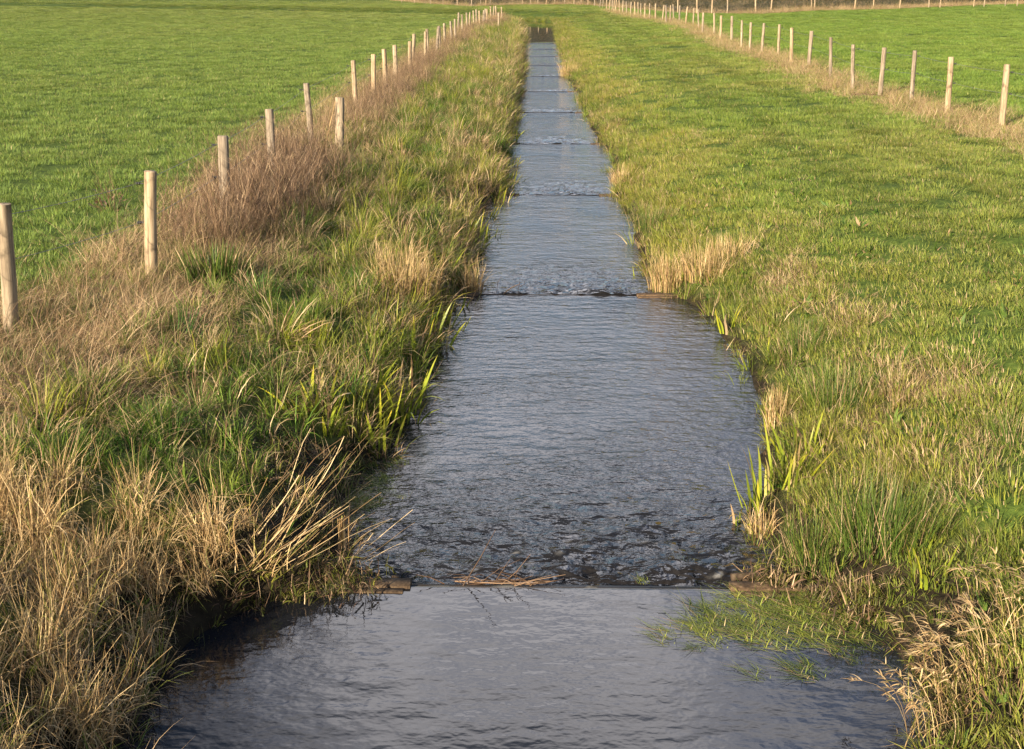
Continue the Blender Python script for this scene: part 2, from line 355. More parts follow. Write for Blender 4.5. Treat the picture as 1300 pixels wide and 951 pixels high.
# far boundary of the fields (far fences stand on it)
FP = [(150, -5), (300, -4), (480, 2), (600, 11), (640, 9), (663, 8), (746, 8.5), (860, 19), (960, 21), (1033, 16), (1110, 15), (1180, 11.5), (1248, 8.5), (1300, 7)]
fpts = [at(u, v, .9) for u, v in FP]
FARLINE = (np.array([-900] + [p.x for p in fpts] + [900]), np.array([fpts[0].y + 10] + [p.y for p in fpts] + [fpts[-1].y]))
build_ground()

# ------------------------------------------------------------------ water
def build_water():
    W = np.array(WEIR_Y)
    ys = [np.arange(-28, 3, .5), np.arange(3, 9, .03)]
    fine = []
    y = 9.0
    while y < 92:
        fine.append(y); y += max(.03, .0022 * y)
    extra = np.concatenate([wy + np.linspace(-.06, .14, 12) for wy in W])
    ys = np.unique(np.concatenate(ys + [np.array(fine), extra, np.arange(92, 165, 1.0)]))
    s = np.linspace(0, 1, 90); Y, Sx = np.meshgrid(ys, s, indexing='ij')
    L = np.interp(Y, Ly, Lx) + bend(Y) - .45; Rr = np.interp(Y, Ry, Rx) + bend(Y) + .45
    X = L + (Rr - L) * Sx
    z = pool(ys)
    for k, wy in enumerate(W):         # smooth lip
        z0 = pool(wy - .5); z1 = pool(wy + .5); m = np.abs(ys - wy) < .16
        z[m] = z0 + (z1 - z0) * sstep(-.03 if k == 0 else .02, .10, ys[m] - wy)
    Z = np.repeat(z[:, None], len(s), 1)
    turb = np.zeros_like(X); foam = np.zeros_like(X)
    mid = (L + Rr) / 2
    for k, wy in enumerate(W):
        dy = Y - wy; c = mid + [.45, .15, .2, .0, .2][k % 5]; wd = [1.15, .85, .7, .7][k % 4]
        t = np.where(dy > 0.02, np.exp(-((dy) / (1.25 if k == 0 else 1.1)) ** 1.4) * np.exp(-((X - c) / wd) ** 2), 0)
        t += np.where((dy > 0.02), .35 * np.exp(-dy / .8), 0)
        turb += t * (.55 + .9 * fbm(X * 3 + k, Y * 2))
        foam += np.exp(-((dy - .0) / .014) ** 2) * (.35 + .6 * vnoise(X * 6, Y * 0 + k)) * (np.abs(X - mid) < 1.3) * (.9 if k == 0 else .0)
        foam += t * sstep(.74, .86, fbm(X * 23 + 3 * k, Y * 40, 3)) * .35
    turb = np.clip(turb, 0, 1.5)
    for wy in W: Z = Z - .022 * np.exp(-((Y - wy - .17) / .09) ** 2) + .012 * np.exp(-((Y - wy - .38) / .09) ** 2)
    dx = .050 * turb * (fbm(X * 5, Y * 7, 3) - .5) * 2.2 + .006 * (fbm(X * 3, Y * 3.4 + 20, 3) - .5) * (1 + turb)
    Z = Z + dx
    Z = np.where(Y > W[-1] + .8, pool(Y), Z)
    calm = np.where(Y > W[-1] + .5, .02, 1.0) * np.where(Y < W[0], .30, 1) * sstep(-.1, .5, np.minimum(X - L, Rr - X)) 
    V = np.stack([X, Y, Z], -1).reshape(-1, 3); ny, nx = Y.shape
    i = np.arange(ny - 1)[:, None] * nx + np.arange(nx - 1)[None]; Q = np.stack([i, i + 1, i + nx + 1, i + nx], -1).reshape(-1, 4)
    me = np_mesh('water', V, Q, attrs=dict(near=(Y < W[0]).astype(float).ravel(), turb=turb.ravel(), calm=calm.ravel(), foam=np.clip(foam, 0, 1).ravel()))
    tag(obj('water', me, M_water), kind='structure')
build_water()

# ------------------------------------------------------------------ blades
def blades(n, base, length, width, lean, curve, az=None, segs=4, seed=0, flat=.0, r=None, wtip=0.0, droop=0.0, kink=0):
    """numpy ribbons. base (n,3); length,width,lean,curve arrays or scalars -> V,Q,T,attrs"""
    g = np.random.default_rng(seed)
    B = lambda v: np.broadcast_to(np.asarray(v, float), (n,)).copy()
    length, width, lean, curve = map(B, (length, width, lean, curve))
    az = g.random(n) * 2 * np.pi if az is None else B(az)
    tw = g.normal(0, .6, n)
    pos = np.array(base, float).reshape(-1, 3) * np.ones((n, 1)); ang = lean.copy()
    P = [pos.copy()]; ts = [0]
    azc = az.copy(); kk = g.integers(1, segs, n) if kink else None
    for s in range(segs):
        st = length / segs
        pos = pos + np.stack([np.sin(ang) * np.cos(azc), np.sin(ang) * np.sin(azc), np.cos(ang)], -1) * st[:, None]
        P.append(pos.copy()); ts.append((s + 1) / segs)
        ang = ang + curve / segs * (1 + s * droop)
        if kink: ang = ang + np.where(kk == s + 1, g.normal(0, kink, n), 0)
        azc = azc + g.normal(0, .12, n)
        ang = np.minimum(ang, 2.75)
    P = np.stack(P, 1)     # n, segs+1, 3
    wa = az + np.pi / 2 + tw
    wv = np.stack([np.cos(wa), np.sin(wa), np.zeros(n)], -1)
    prof = np.array([(.75 + .5 * t - 1.2 * t ** 2.2 if t < 1 else wtip) for t in ts]); prof = np.maximum(prof, wtip)
    off = wv[:, None] * (width[:, None] * prof[None])[:, :, None] * .5
    A = P - off; Bv = P + off
    m = segs + 1
    V = np.stack([A, Bv], 2).reshape(-1, 3)      # per blade 2*m verts
    bi = (np.arange(n) * 2 * m)[:, None]; s = np.arange(segs)[None]
    Q = np.stack([bi + 2 * s, bi + 2 * s + 1, bi + 2 * s + 3, bi + 2 * s + 2], -1).reshape(-1, 4)
    rr = g.random(n) if r is None else B(r)
    at_ = dict(r=np.repeat(rr, 2 * m), q=np.repeat(g.random(n), 2 * m), t=np.tile(np.repeat(ts, 2), n))
    return V, Q, at_
def joinb(parts):
    V = []; Q = []; A = {'r': [], 'q': [], 't': []}; o = 0
    for v, q, a in parts:
        V.append(v); Q.append(q + o); o += len(v)
        for k in A: A[k].append(a[k])
    return np.concatenate(V), np.concatenate(Q), {k: np.concatenate(x) for k, x in A.items()}
def bmesh_(name, parts):
    v, q, a = joinb(parts); return np_mesh(name, v, q, attrs=a)
def disc(g, n, r, pw=.5):
    a = g.random(n) * 2 * np.pi; rr = r * g.random(n) ** pw; return np.stack([rr * np.cos(a), rr * np.sin(a), np.full(n, -.02)], -1)
def P_turf(seed, n=165, r=.27, h=.075):
    g = np.random.default_rng(seed)
    return bmesh_('turf', [blades(n, disc(g, n, r), h * g.uniform(.6, 1.5, n), g.uniform(.004, .009, n), g.uniform(0, .8, n), g.uniform(.2, 1.4, n), segs=2, seed=seed)])
def P_tuft(seed, n=46, r=.09, h=.26, w=.007):
    g = np.random.default_rng(seed)
    return bmesh_('tuft', [blades(n, disc(g, n, r), h * g.uniform(.5, 1.3, n), g.uniform(.6, 1.4, n) * w, g.uniform(0, .55, n), g.uniform(.4, 2.0, n), segs=4, seed=seed, droop=.3)])
def P_tangle(seed, n=95, r=.28, h=.45):
    g = np.random.default_rng(seed); b = disc(g, n, r)
    az = np.where(g.random(n) < .6, g.normal(-.5, .8, n), g.random(n) * 6.28)
    return bmesh_('tangle', [blades(n, b, h * g.uniform(.4, 1.3, n), g.uniform(.002, .0055, n), g.uniform(.3, 1.3, n), g.uniform(.3, 1.3, n), az=az, segs=5, seed=seed, kink=.35)])
def stem_plant(seed, n, r, h, w=.005, tw=6, lean=.35):
    """upright stems, each with short side twigs"""
    g = np.random.default_rng(seed); b = disc(g, n, r); L = h * g.uniform(.55, 1.15, n); ln = g.uniform(0, lean, n); az = g.random(n) * 6.28
    cu = g.uniform(-.2, .7, n)
    p1 = blades(n, b, L, w * g.uniform(.7, 1.4, n), ln, cu, az=az, segs=5, seed=seed, wtip=.3, kink=.32)
    # twigs start on stem points
    V = p1[0].reshape(n, 6, 2, 3).mean(2); k = n * tw; si = g.integers(0, n, k); li = g.integers(2, 6, k)
    f = g.random((k, 1)); st = V[si, li] * f + V[si, li - 1] * (1 - f)
    p2 = blades(k, st, g.uniform(.04, .16, k) * h / .8, w * .6, g.uniform(.3, 1.3, k), g.uniform(-.5, .9, k), segs=2, seed=seed + 1, wtip=.4)
    return [p1, p2]
def P_thicket(seed): return bmesh_('thicket', stem_plant(seed, 30, .24, .74, tw=9, lean=.8))
def P_reed(seed, h=.62, n=44):
    g = np.random.default_rng(seed)
    a = blades(n, disc(g, n, .17), h * g.uniform(.5, 1.15, n), g.uniform(.004, .009, n), g.uniform(0, .55, n), g.uniform(0, .7, n), segs=4, seed=seed, wtip=.4, kink=.55)
    k = int(n * 1.4); b = blades(k, disc(g, k, .2), h * g.uniform(.4, 1.0, k), g.uniform(.006, .014, k), g.uniform(.1, .6, k), g.uniform(.6, 2.6, k), segs=6, seed=seed + 5, droop=.5, kink=.8)
    return bmesh_('reed', [a, b])
def P_broad(seed, n=14):
    g = np.random.default_rng(seed)
    return bmesh_('broad', [blades(n, disc(g, n, .05), g.uniform(.07, .18, n), g.uniform(.025, .05, n), g.uniform(.3, 1.1, n), g.uniform(.3, 1.2, n), segs=4, seed=seed)])
def P_weedstrand(seed, n=26):
    g = np.random.default_rng(seed); b = disc(g, n, .12); b[:, 2] = 0
    a = blades(n, b, g.uniform(.10, .30, n), g.uniform(.003, .007, n), g.uniform(1.42, 1.54, n), g.uniform(0.0, .06, n), az=g.normal(np.pi * .80, .5, n), segs=4, seed=seed)
    k = 8; b2 = disc(g, k, .1); b2[:, 2] = -.01
    c = blades(k, b2, g.uniform(.03, .09, k), .006, g.uniform(.1, .9, k), .5, segs=3, seed=seed + 1)
    return bmesh_('strand', [a, c])

# ------------------------------------------------------------------ scatter (stuff)
def scatter(name, protos, material, x, y, sc, tint, dry, kindlabel, cat, sz=None, tilt=.12, z=None, seed=1, rz=None):
    g = np.random.default_rng(seed); n = len(x)
    z = ground(x, y) if z is None else z
    me = bpy.data.meshes.new(name); me.vertices.add(n); me.vertices.foreach_set('co', np.stack([x, y, z], -1).astype(np.float32).ravel())
    rot = np.stack([g.normal(0, tilt, n), g.normal(0, tilt, n), (g.random(n) * 6.283 if rz is None else g.normal(rz[0], rz[1], n))], -1)
    sc = np.broadcast_to(sc, (n,)); sz = sc if sz is None else np.broadcast_to(sz, (n,))
    def fa(nm, typ, data, key):
        a = me.attributes.new(nm, typ, 'POINT'); a.data.foreach_set(key, np.ascontiguousarray(data).ravel())
    fa('rot', 'FLOAT_VECTOR', rot.astype(np.float32), 'vector'); fa('scl', 'FLOAT_VECTOR', np.stack([sc, sc, sz], -1).astype(np.float32), 'vector')
    fa('idx', 'INT', g.integers(0, len(protos), n).astype(np.int32), 'value')
    fa('tint', 'FLOAT_VECTOR', np.asarray(tint, np.float32), 'vector'); fa('dry', 'FLOAT', np.broadcast_to(dry, (n,)).astype(np.float32), 'value')
    o = obj(name, me, material); tag(o, kindlabel, cat, kind='stuff')
    ng = bpy.data.node_groups.new(name + '_nodes', 'GeometryNodeTree')
    ng.interface.new_socket('Geometry', in_out='INPUT', socket_type='NodeSocketGeometry'); ng.interface.new_socket('Geometry', in_out='OUTPUT', socket_type='NodeSocketGeometry')
    gi = N(ng, 'NodeGroupInput'); go = N(ng, 'NodeGroupOutput'); ip = N(ng, 'GeometryNodeInstanceOnPoints'); jg = N(ng, 'GeometryNodeJoinGeometry')
    ng.links.new(gi.outputs[0], ip.inputs['Points'])
    for pm in reversed(protos):
        if not pm.materials: pm.materials.append(material)
        po = bpy.data.objects.new(name + '_source', pm)
        oi = N(ng, 'GeometryNodeObjectInfo'); oi.inputs['Object'].default_value = po; oi.inputs['As Instance'].default_value = True
        ng.links.new(oi.outputs['Geometry'], jg.inputs[0])
    ng.links.new(jg.outputs[0], ip.inputs['Instance']); ip.inputs['Pick Instance'].default_value = True
    def na(nm, typ):
        a = N(ng, 'GeometryNodeInputNamedAttribute'); a.data_type = typ; a.inputs['Name'].default_value = nm; return a.outputs[0]
    ng.links.new(na('idx', 'INT'), ip.inputs['Instance Index']); ng.links.new(na('scl', 'FLOAT_VECTOR'), ip.inputs['Scale'])
    er = N(ng, 'FunctionNodeEulerToRotation'); ng.links.new(na('rot', 'FLOAT_VECTOR'), er.inputs[0]); ng.links.new(er.outputs[0], ip.inputs['Rotation'])
    ng.links.new(ip.outputs[0], go.inputs[0])
    md = o.modifiers.new('instances', 'NODES'); md.node_group = ng
    return o
def sample(y0, y1, xa, xb, dens, seed):
    """dens(y) per m2 ; xa,xb functions of y ; returns x,y"""
    g = np.random.default_rng(seed); X = []; Y = []
    yy = y0
    while yy < y1:
        h = max(.5, yy * .08); h = min(h, y1 - yy); mid = yy + h / 2
        a = float(xa(mid)); b = float(xb(mid))
        n = int(dens(mid) * h * (b - a))
        if n > 0: X.append(g.uniform(a - .2, b + .2, n)); Y.append(g.uniform(yy, yy + h, n))
        yy += h
    return np.concatenate(X), np.concatenate(Y)
def vis(y): return .46 * y + 4      # half width kept in view, with a margin for a step aside
lerp3 = lambda a, b, f: np.asarray(a)[None] * (1 - f[:, None]) + np.asarray(b)[None] * f[:, None]

LUSH = (.130, .212, .046); OLIVE = (.172, .215, .056); YEL = (.24, .245, .045); DEEP = (.040, .085, .014)
def turf():
    pr = [P_turf(s) for s in range(11, 17)]
    sc = lambda y: 1 + np.maximum(0, y - 18) * .014
    # left field
    x, y = sample(6, 212, lambda q: -vis(q) - 1, lambda q: float(fl(q)) + .2, lambda q: 11 / sc(q) ** 2, 21)
    k = y < np.interp(x, *FARLINE); x, y = x[k], y[k]
    d, n, n2 = masks(x, y)
    f = np.clip((fbm(x * .12, y * .12) - .35) * 2, 0, 1); f2 = np.clip((n2 - .3) * 1.6, 0, 1)
    t = lerp3(LUSH, OLIVE, np.clip(.15 + .35 * f + sstep(60, 170, y) * .45, 0, 1)) * (.85 + .5 * f2 * sstep(90, 20, y) + .25 * sstep(20, 90, y))[:, None]
    s = sc(y) * rng.uniform(.8, 1.25, len(x))
    scatter('field_grass', pr, M_grass, x, y, s, t, .03 + .02 * f, 'short lush green grass across the open field left of the stream', 'grass', sz=np.minimum(s, 1.4) * (.8 + .3 * n2 * sstep(60, 20, y)), seed=2, tilt=.05, z=ground(x, y) + .015)
    # right strip and right field
    x, y = sample(5, 190, lambda q: float(xr(q)) + .45, lambda q: vis(q) + 1, lambda q: (17 if q < 30 else 12) / sc(q) ** 2, 22)
    k = (y < np.interp(x, *FARLINE)); x, y = x[k], y[k]
    d, n, n2 = masks(x, y); strip = d['dr'] < .3
    bank = sstep(3.0, .8, d['b']) * np.clip(.35 + 1.3 * (n - .3), 0, 1)
    track = np.exp(-((d['b'] - 3.4 - .3 * (n - .5)) / .35) ** 2) + np.exp(-((d['b'] - 5.0 - .3 * (n - .5)) / .35) ** 2)
    f = np.clip((fbm(x * .3 + 5, y * .3) - .32) * 2.2, 0, 1)
    g1 = lerp3((.115, .195, .034), (.20, .22, .055), np.where(strip, .25 + .5 * f, .25 * f)) * 1.18
    t = lerp3((1, 1, 1), (1, 1, 1), f) * g1
    t = t * (1 - bank * .9)[:, None] + np.array(YEL)[None] * (bank * .9)[:, None]
    t = t * (1 - .28 * np.clip(track, 0, 1) * strip)[:, None] * (.88 + .3 * np.clip((n2 - .25) * 1.5, 0, 1))[:, None]
    dry = .02 + strip * (.02 + .07 * f * n2) + .22 * bank * n2 + .5 * d['dryp'] + .5 * d['rfence']
    s = sc(y) * rng.uniform(.8, 1.25, len(x))
    scatter('meadow_grass', pr, M_grass, x, y, s, t, dry, 'short green and yellowing grass on the strip and field right of the stream', 'grass', sz=np.minimum(s, 1.5) * (.55 + .3 * n2 + .4 * bank) * rng.uniform(.75, 1.35, len(x)), seed=3, tilt=.05, z=ground(x, y) + .022)
turf()
def rough():
    pr = [P_tuft(s) for s in range(31, 36)] + [P_tuft(36, 30, .07, .34, .010), P_tuft(37, 60, .1, .2, .005)]
    sc = lambda y: 1 + np.maximum(0, y - 20) * .010
    # left bank
    x, y = sample(3, 145, lambda q: max(float(fl(q)) - .9, -vis(q)), lambda q: float(xl(q)) - .03, lambda q: 36 / sc(q) ** 2, 41)
    d, n, n2 = masks(x, y); g = np.random.default_rng(5)
    keep = (g.random(len(x)) > .75 * d['tangle'] * (d['df'] < .9)) & (g.random(len(x)) > .85 * d['mud'] * (y < 9.6)) & (g.random(len(x)) > .7 * d['reed']) & (g.random(len(x)) > .6 * (d['df'] < -.2))
    x, y = x[keep], y[keep]; d, n, n2 = masks(x, y); g = np.random.default_rng(6)
    f = np.clip((n - .34) * 3, 0, 1); edge = sstep(1.3, .2, d['a']); pt = fbm(x * 1.1 + 30, y * 1.1)
    t = lerp3((.07, .16, .02), YEL, np.clip(.12 + .5 * f + .5 * edge * sstep(.35, .55, pt), 0, 1)) * 1.08
    t = t * (.55 + .75 * g.random(len(x)))[:, None]
    dry = .06 + .28 * np.clip((pt - .38) * 3.2, 0, 1) + .22 * np.clip((n2 - .45) * 3, 0, 1) + .3 * d['tangle'] + .12 * edge
    s = sc(y) * g.uniform(.55, 1.25, len(x)) * (.8 + .45 * edge)
    scatter('bank_grass', pr, M_grass, x, y, s, t, dry, 'rough mixed green and yellow grass covering the left bank', 'grass', seed=6, tilt=.25)
    # right bank edge
    x, y = sample(3, 150, lambda q: float(xr(q)) + .02, lambda q: float(xr(q)) + 2.2 + .01 * q, lambda q: 36 / sc(q) ** 2, 42)
    d, n, n2 = masks(x, y); g = np.random.default_rng(7)
    keep = g.random(len(x)) < np.clip(sstep(1.7, .2, d['b']) * 1.0 + .12 * (n2 > .55) * (d['b'] < 2.4), 0, 1) * np.where(d['mud'] > .5, .55, 1)
    x, y = x[keep], y[keep]; d, n, n2 = masks(x, y); g = np.random.default_rng(8); pt = fbm(x * 1.1 + 3, y * .9)
    f = np.clip((n - .36) * 3, 0, 1)
    t = lerp3((.09, .155, .022), YEL, np.clip(.2 + .7 * f, 0, 1)) * (.55 + .75 * g.random(len(x)))[:, None]
    dry = .05 + .28 * np.clip((pt - .44) * 3.2, 0, 1) + .12 * np.clip((n2 - .5) * 3, 0, 1)
    s = sc(y) * g.uniform(.35, .9, len(x)) * (.6 + .6 * sstep(1.3, .1, d['b']))
    scatter('verge_grass', pr, M_grass, x, y, s, t, dry, 'tufted yellow green grass along the right water edge', 'grass', seed=9, tilt=.25)
    # small broad leaved herbs
    pb = [P_broad(s) for s in range(51, 55)]
    x, y = sample(4, 30, lambda q: float(xl(q)) - 2.4, lambda q: float(xr(q)) + 3.5, lambda q: 7, 43)
    d, n, n2 = masks(x, y); k = (np.maximum(d['a'], d['b']) > .12) & (n2 > .42); x, y = x[k], y[k]; g = np.random.default_rng(9)
    t = lerp3((.06, .13, .02), (.14, .22, .04), g.random(len(x)))
    scatter('herbs', pb, M_grass, x, y, g.uniform(.4, 1.1, len(x)), t, .12, 'small broad leaved weeds dotted through both banks', 'weeds', seed=10, tilt=.3)
rough()
def deads():
    pt = [P_tangle(s) for s in range(61, 66)]
    x, y = sample(3, 142, lambda q: max(float(fl(q)) - 2.2, -vis(q)), lambda q: float(xl(q)) - .2, lambda q: 26 / (1 + max(0, q - 15) * .012) ** 2, 71)
    d, n, n2 = masks(x, y); g = np.random.default_rng(11); k = g.random(len(x)) < d['tangle'] * .95 + .05 * (d['df'] > 0); x, y = x[k], y[k]; g = np.random.default_rng(12)
    f = np.clip((fbm(x * .8, y * .8 + 9) - .35) * 2.5, 0, 1)
    t = lerp3((.14, .16, .03), (.08, .13, .02), g.random(len(x)))
    scatter('dead_grass', pt, M_tangle, x, y, g.uniform(.6, 1.15, len(x)) * (1 + np.maximum(0, y - 15) * .006), t, .72 + .28 * f, 'matted straw coloured dead grass lying around the left fence', 'dead grass', seed=13, tilt=.2, rz=(0, .9))
    x, y = sample(12, 141, lambda q: float(fl(q)) - 1.6, lambda q: float(fl(q)) + 2.6, lambda q: 19 / (1 + max(0, q - 20) * .012) ** 2, 72)
    d, n, n2 = masks(x, y); g = np.random.default_rng(14); k = g.random(len(x)) < d['thicket']; x, y = x[k], y[k]; g = np.random.default_rng(15)
    t = lerp3((.10, .12, .03), (.06, .09, .02), g.random(len(x)))
    scatter('dead_weed_stems', [P_thicket(s) for s in range(81, 86)] + [P_tangle(s, 60, .26, .62) for s in (87, 88)], M_brown, x, y, g.uniform(.55, 1.1, len(x)) * (1 + .45 * sstep(14, 15.5, y) * sstep(25, 21, y)), t, .96, 'dense brown thicket of dead weed stems along the left fence', 'dead weeds', seed=16, tilt=.12)
    x, y = sample(14, 142, lambda q: float(fr(q)) - 1.4, lambda q: float(fr(q)) + 1.5, lambda q: 22 / (1 + max(0, q - 20) * .012) ** 2, 73)
    d, n, n2 = masks(x, y); g = np.random.default_rng(17); k = g.random(len(x)) < d['rfence']; x, y = x[k], y[k]; g = np.random.default_rng(18)
    t = lerp3(OLIVE, YEL, g.random(len(x)))
    scatter('fence_grass', pt + [P_reed(91, .4, 26)], M_tangle, x, y, g.uniform(.45, .95, len(x)) * (1 + np.maximum(0, y - 20) * .004), t, .55 + .4 * g.random(len(x)), 'pale dry grass grown up along the foot of the right fence', 'dead grass', seed=19, tilt=.2)
    # far fence line
    g = np.random.default_rng(20); x = g.uniform(-95, 95, 2600); y = np.interp(x, *FARLINE) + g.normal(0, 1.1, 2600)
    k = (x < -14) | (x > -14); x, y = x[k], y[k]
    scatter('far_fence_grass', pt, M_tangle, x, y, g.uniform(1.2, 2.2, len(x)), lerp3(OLIVE, YEL, g.random(len(x))), .85, 'strip of reddish dry grass under the fences at the far end of the fields', 'dead grass', seed=21, tilt=.2)
    # reeds at lower left
    x, y = sample(2.5, 11.5, lambda q: float(xl(q)) - 3.2, lambda q: float(xl(q)) - .1, lambda q: 30, 74)
    d, n, n2 = masks(x, y); g = np.random.default_rng(22); k = g.random(len(x)) < d['reed']; x, y = x[k], y[k]; g = np.random.default_rng(23)
    scatter('reed_bed', [P_reed(s) for s in range(92, 97)], M_gold, x, y, g.uniform(.38, .78, len(x)), lerp3(OLIVE, YEL, g.random(len(x))), .82 + .15 * g.random(len(x)), 'dense bed of collapsed golden dry reeds at the lower left bank', 'reeds', seed=24, tilt=.2)
    # hillside rushes beyond the fields
    x, y = sample(150, 330, lambda q: -vis(q), lambda q: vis(q), lambda q: .22, 75)
    k = y > np.interp(x, *FARLINE) + 4; x, y = x[k], y[k]; g = np.random.default_rng(25)
    f = np.clip((fbm(x * .03, y * .12) - .35) * 3, 0, 1)
    scatter('hill_rushes', pt, M_brown, x, y, g.uniform(2, 4, len(x)), lerp3((.025, .035, .010), (.05, .055, .02), f), .15 + .3 * f * g.random(len(x)), 'dark rough rushes on the land beyond the far fences', 'rushes', seed=26, sz=g.uniform(1.2, 2, len(x)))
deads()
def bankdetail():
    # low mossy tufts and dead litter on the wet mud
    g = np.random.default_rng(33); pr = [P_tuft(s, 40, .07, .09, .005) for s in range(111, 114)] + [P_tangle(114, 50, .14, .16), P_tangle(115, 50, .14, .14)]
    x, y = sample(2, 20, lambda q: float(xl(q)) - 1.1, lambda q: float(xl(q)) - .0, lambda q: 150 if q < 10 else 75, 76)
    d, n, n2 = masks(x, y); k = (g.random(len(x)) < np.clip(d['mud'] * 1.2, 0, 1) * (.35 + 1.1 * (n2 > .45))); x, y = x[k], y[k]; g = np.random.default_rng(34)
    x2, y2 = sample(2, 12, lambda q: float(xr(q)) + .0, lambda q: float(xr(q)) + .9, lambda q: 60, 77); x = np.r_[x, x2]; y = np.r_[y, y2]
    scatter('mud_moss', pr, M_brown, x, y, g.uniform(.5, 1.3, len(x)), lerp3((.035, .045, .012), (.13, .15, .025), g.random(len(x)) ** 2), g.random(len(x)) * .8, 'dark moss and dead litter on the wet mud at the water edge', 'moss', seed=35, tilt=.3)
    # big lush tussocks of grass that give the left bank its humps
    pr = [P_tuft(s, 90, .16, .34, .007) for s in range(121, 125)]
    x, y = sample(3, 100, lambda q: max(float(fl(q)) + .5, -vis(q)), lambda q: float(xl(q)) - .1, lambda q: 5.0 / (1 + max(0, q - 25) * .008) ** 2, 78)
    d, n, n2 = masks(x, y); g = np.random.default_rng(36); k = (g.random(len(x)) > d['tangle'] + d['thicket']) & (g.random(len(x)) > d['reed']) & (d['mud'] < .5); x, y = x[k], y[k]; g = np.random.default_rng(37)
    gr = g.random(len(x)); t = lerp3((.035, .10, .015), (.26, .28, .04), gr ** 1.4) * (1 + .0 * y)[:, None]
    scatter('bank_tussocks', pr, M_grass, x, y, g.uniform(.7, 1.35, len(x)) * (1 + np.maximum(0, y - 20) * .006), t, np.where(g.random(len(x)) < .25, .8, .05), 'larger humped tufts of green and straw grass on the left bank', 'grass', seed=38, tilt=.25)
    # tan drooping tufts on the right strip
    x, y = sample(5, 60, lambda q: float(xr(q)) + .3, lambda q: float(fr(q)) - .3, lambda q: 26, 79)
    d, n, n2 = masks(x, y); g = np.random.default_rng(39); k = g.random(len(x)) < .9 * d['dryp'] + .10 * sstep(3.4, 1, d['b']) * (n > .5); x, y = x[k], y[k]; g = np.random.default_rng(40)
    scatter('dry_tufts', [P_tangle(s, 60, .16, .2) for s in range(131, 134)], M_tangle, x, y, g.uniform(.6, 1.3, len(x)), lerp3(OLIVE, YEL, g.random(len(x))), .6 + .4 * g.random(len(x)), 'flattened patches of straw coloured grass on the right bank', 'dead grass', seed=41, tilt=.2)
bankdetail()
def waterweed():
    pw = [P_weedstrand(s) for s in range(101, 106)]
    g = np.random.default_rng(27); P = []
    for (u, v, ru, rv, n) in [(1030, 790, 80, 30, 18), (975, 772, 62, 14, 22), (1000, 798, 72, 18, 24), (925, 800, 30, 14, 12), (1055, 775, 22, 14, 16), (1080, 812, 30, 16, 8), (1045, 760, 30, 8, 10), (960, 790, 90, 30, 18), (480, 610, 16, 20, 16), (470, 640, 14, 12, 8), (1010, 852, 30, 6, 5)]:
        for _ in range(n):
            p = at(u + g.normal(0, ru * .75), v + g.normal(0, rv * .75)); P.append((p.x, p.y))
    P = np.array(P); x, y = P.T
    z = pool(y) + .002
    k = (x > xl(y) - .1) & (x < xr(y) + .1); x, y, z = x[k], y[k], z[k]
    scatter('water_weed', pw, M_grass, x, y, g.uniform(.35, 1.1, len(x)), lerp3((.05, .09, .02), (.28, .34, .06), g.random(len(x))), .25 * g.random(len(x)), 'trailing bright green water weed floating by the nearest weir', 'water weed', z=z, seed=28, tilt=0.0, rz=(0, .25))
waterweed()

# ------------------------------------------------------------------ fences
def lathe_post(name, h, r, seed, segs=14):
    g = np.random.default_rng(seed); zs = np.array([-.35, 0, .25, .5, .75, h - .012, h, h]); rs = np.array([1.05, 1.03, 1.0, 1.0, .98, .97, .90, .02]) * r
    a = np.arange(segs) / segs * 2 * np.pi; irr = 1 + .06 * np.sin(2 * a + g.random() * 6) + g.normal(0, .02, segs)
    wob = np.cumsum(g.normal(0, .006, len(zs)))
    V = np.array([[wob[i] + rs[i] * irr[j] * np.cos(a[j]), rs[i] * irr[j] * np.sin(a[j]), zs[i]] for i in range(len(zs)) for j in range(segs)])
    Q = np.array([[i * segs + j, i * segs + (j + 1) % segs, (i + 1) * segs + (j + 1) % segs, (i + 1) * segs + j] for i in range(len(zs) - 1) for j in range(segs)])
    V[-segs:, 2] = h + .004
    me = np_mesh(name, V, Q, smooth=True); me.materials.append(M_post)
    try: me.set_sharp_from_angle(angle=R(50))
    except Exception: pass
    return me
def tube(points, r, segs=6):
    P = np.array(points, float); n = len(P); T = np.gradient(P, axis=0); T /= np.linalg.norm(T, axis=1)[:, None] + 1e-9
    up = np.array([0, 0, 1.]) if abs(T[0, 2]) < .9 else np.array([1., 0, 0]); r = np.broadcast_to(r, (n,))
    A = np.cross(T, up); A /= np.linalg.norm(A, axis=1)[:, None] + 1e-9; B = np.cross(T, A); a = np.arange(segs) / segs * 2 * np.pi
    V = (P[:, None] + r[:, None, None] * (np.cos(a)[None, :, None] * A[:, None] + np.sin(a)[None, :, None] * B[:, None])).reshape(-1, 3)
    Q = [[i * segs + j, i * segs + (j + 1) % segs, (i + 1) * segs + (j + 1) % segs, (i + 1) * segs + j] for i in range(n - 1) for j in range(segs)]
    return V, np.array(Q)
def merge(parts, name, smooth=True):
    V = []; Q = []; o = 0; n = 0
    for v, q in parts: V.append(v); Q.append(q + o); o += len(v)
    V = np.concatenate(V); g = np.random.default_rng(len(V))
    reps = np.concatenate([np.full(len(v), g.random()) for v, q in parts])
    return np_mesh(name, V, np.concatenate(Q), attrs=dict(r=reps * .9, q=reps, t=reps * 0), smooth=smooth)
def box(x0, x1, y0, y1, z0, z1):
    V = np.array([[x, y, z] for x in (x0, x1) for y in (y0, y1) for z in (z0, z1)], float)
    return V, np.array([[0, 1, 3, 2], [4, 6, 7, 5], [0, 4, 5, 1], [2, 3, 7, 6], [0, 2, 6, 4], [1, 5, 7, 3]])
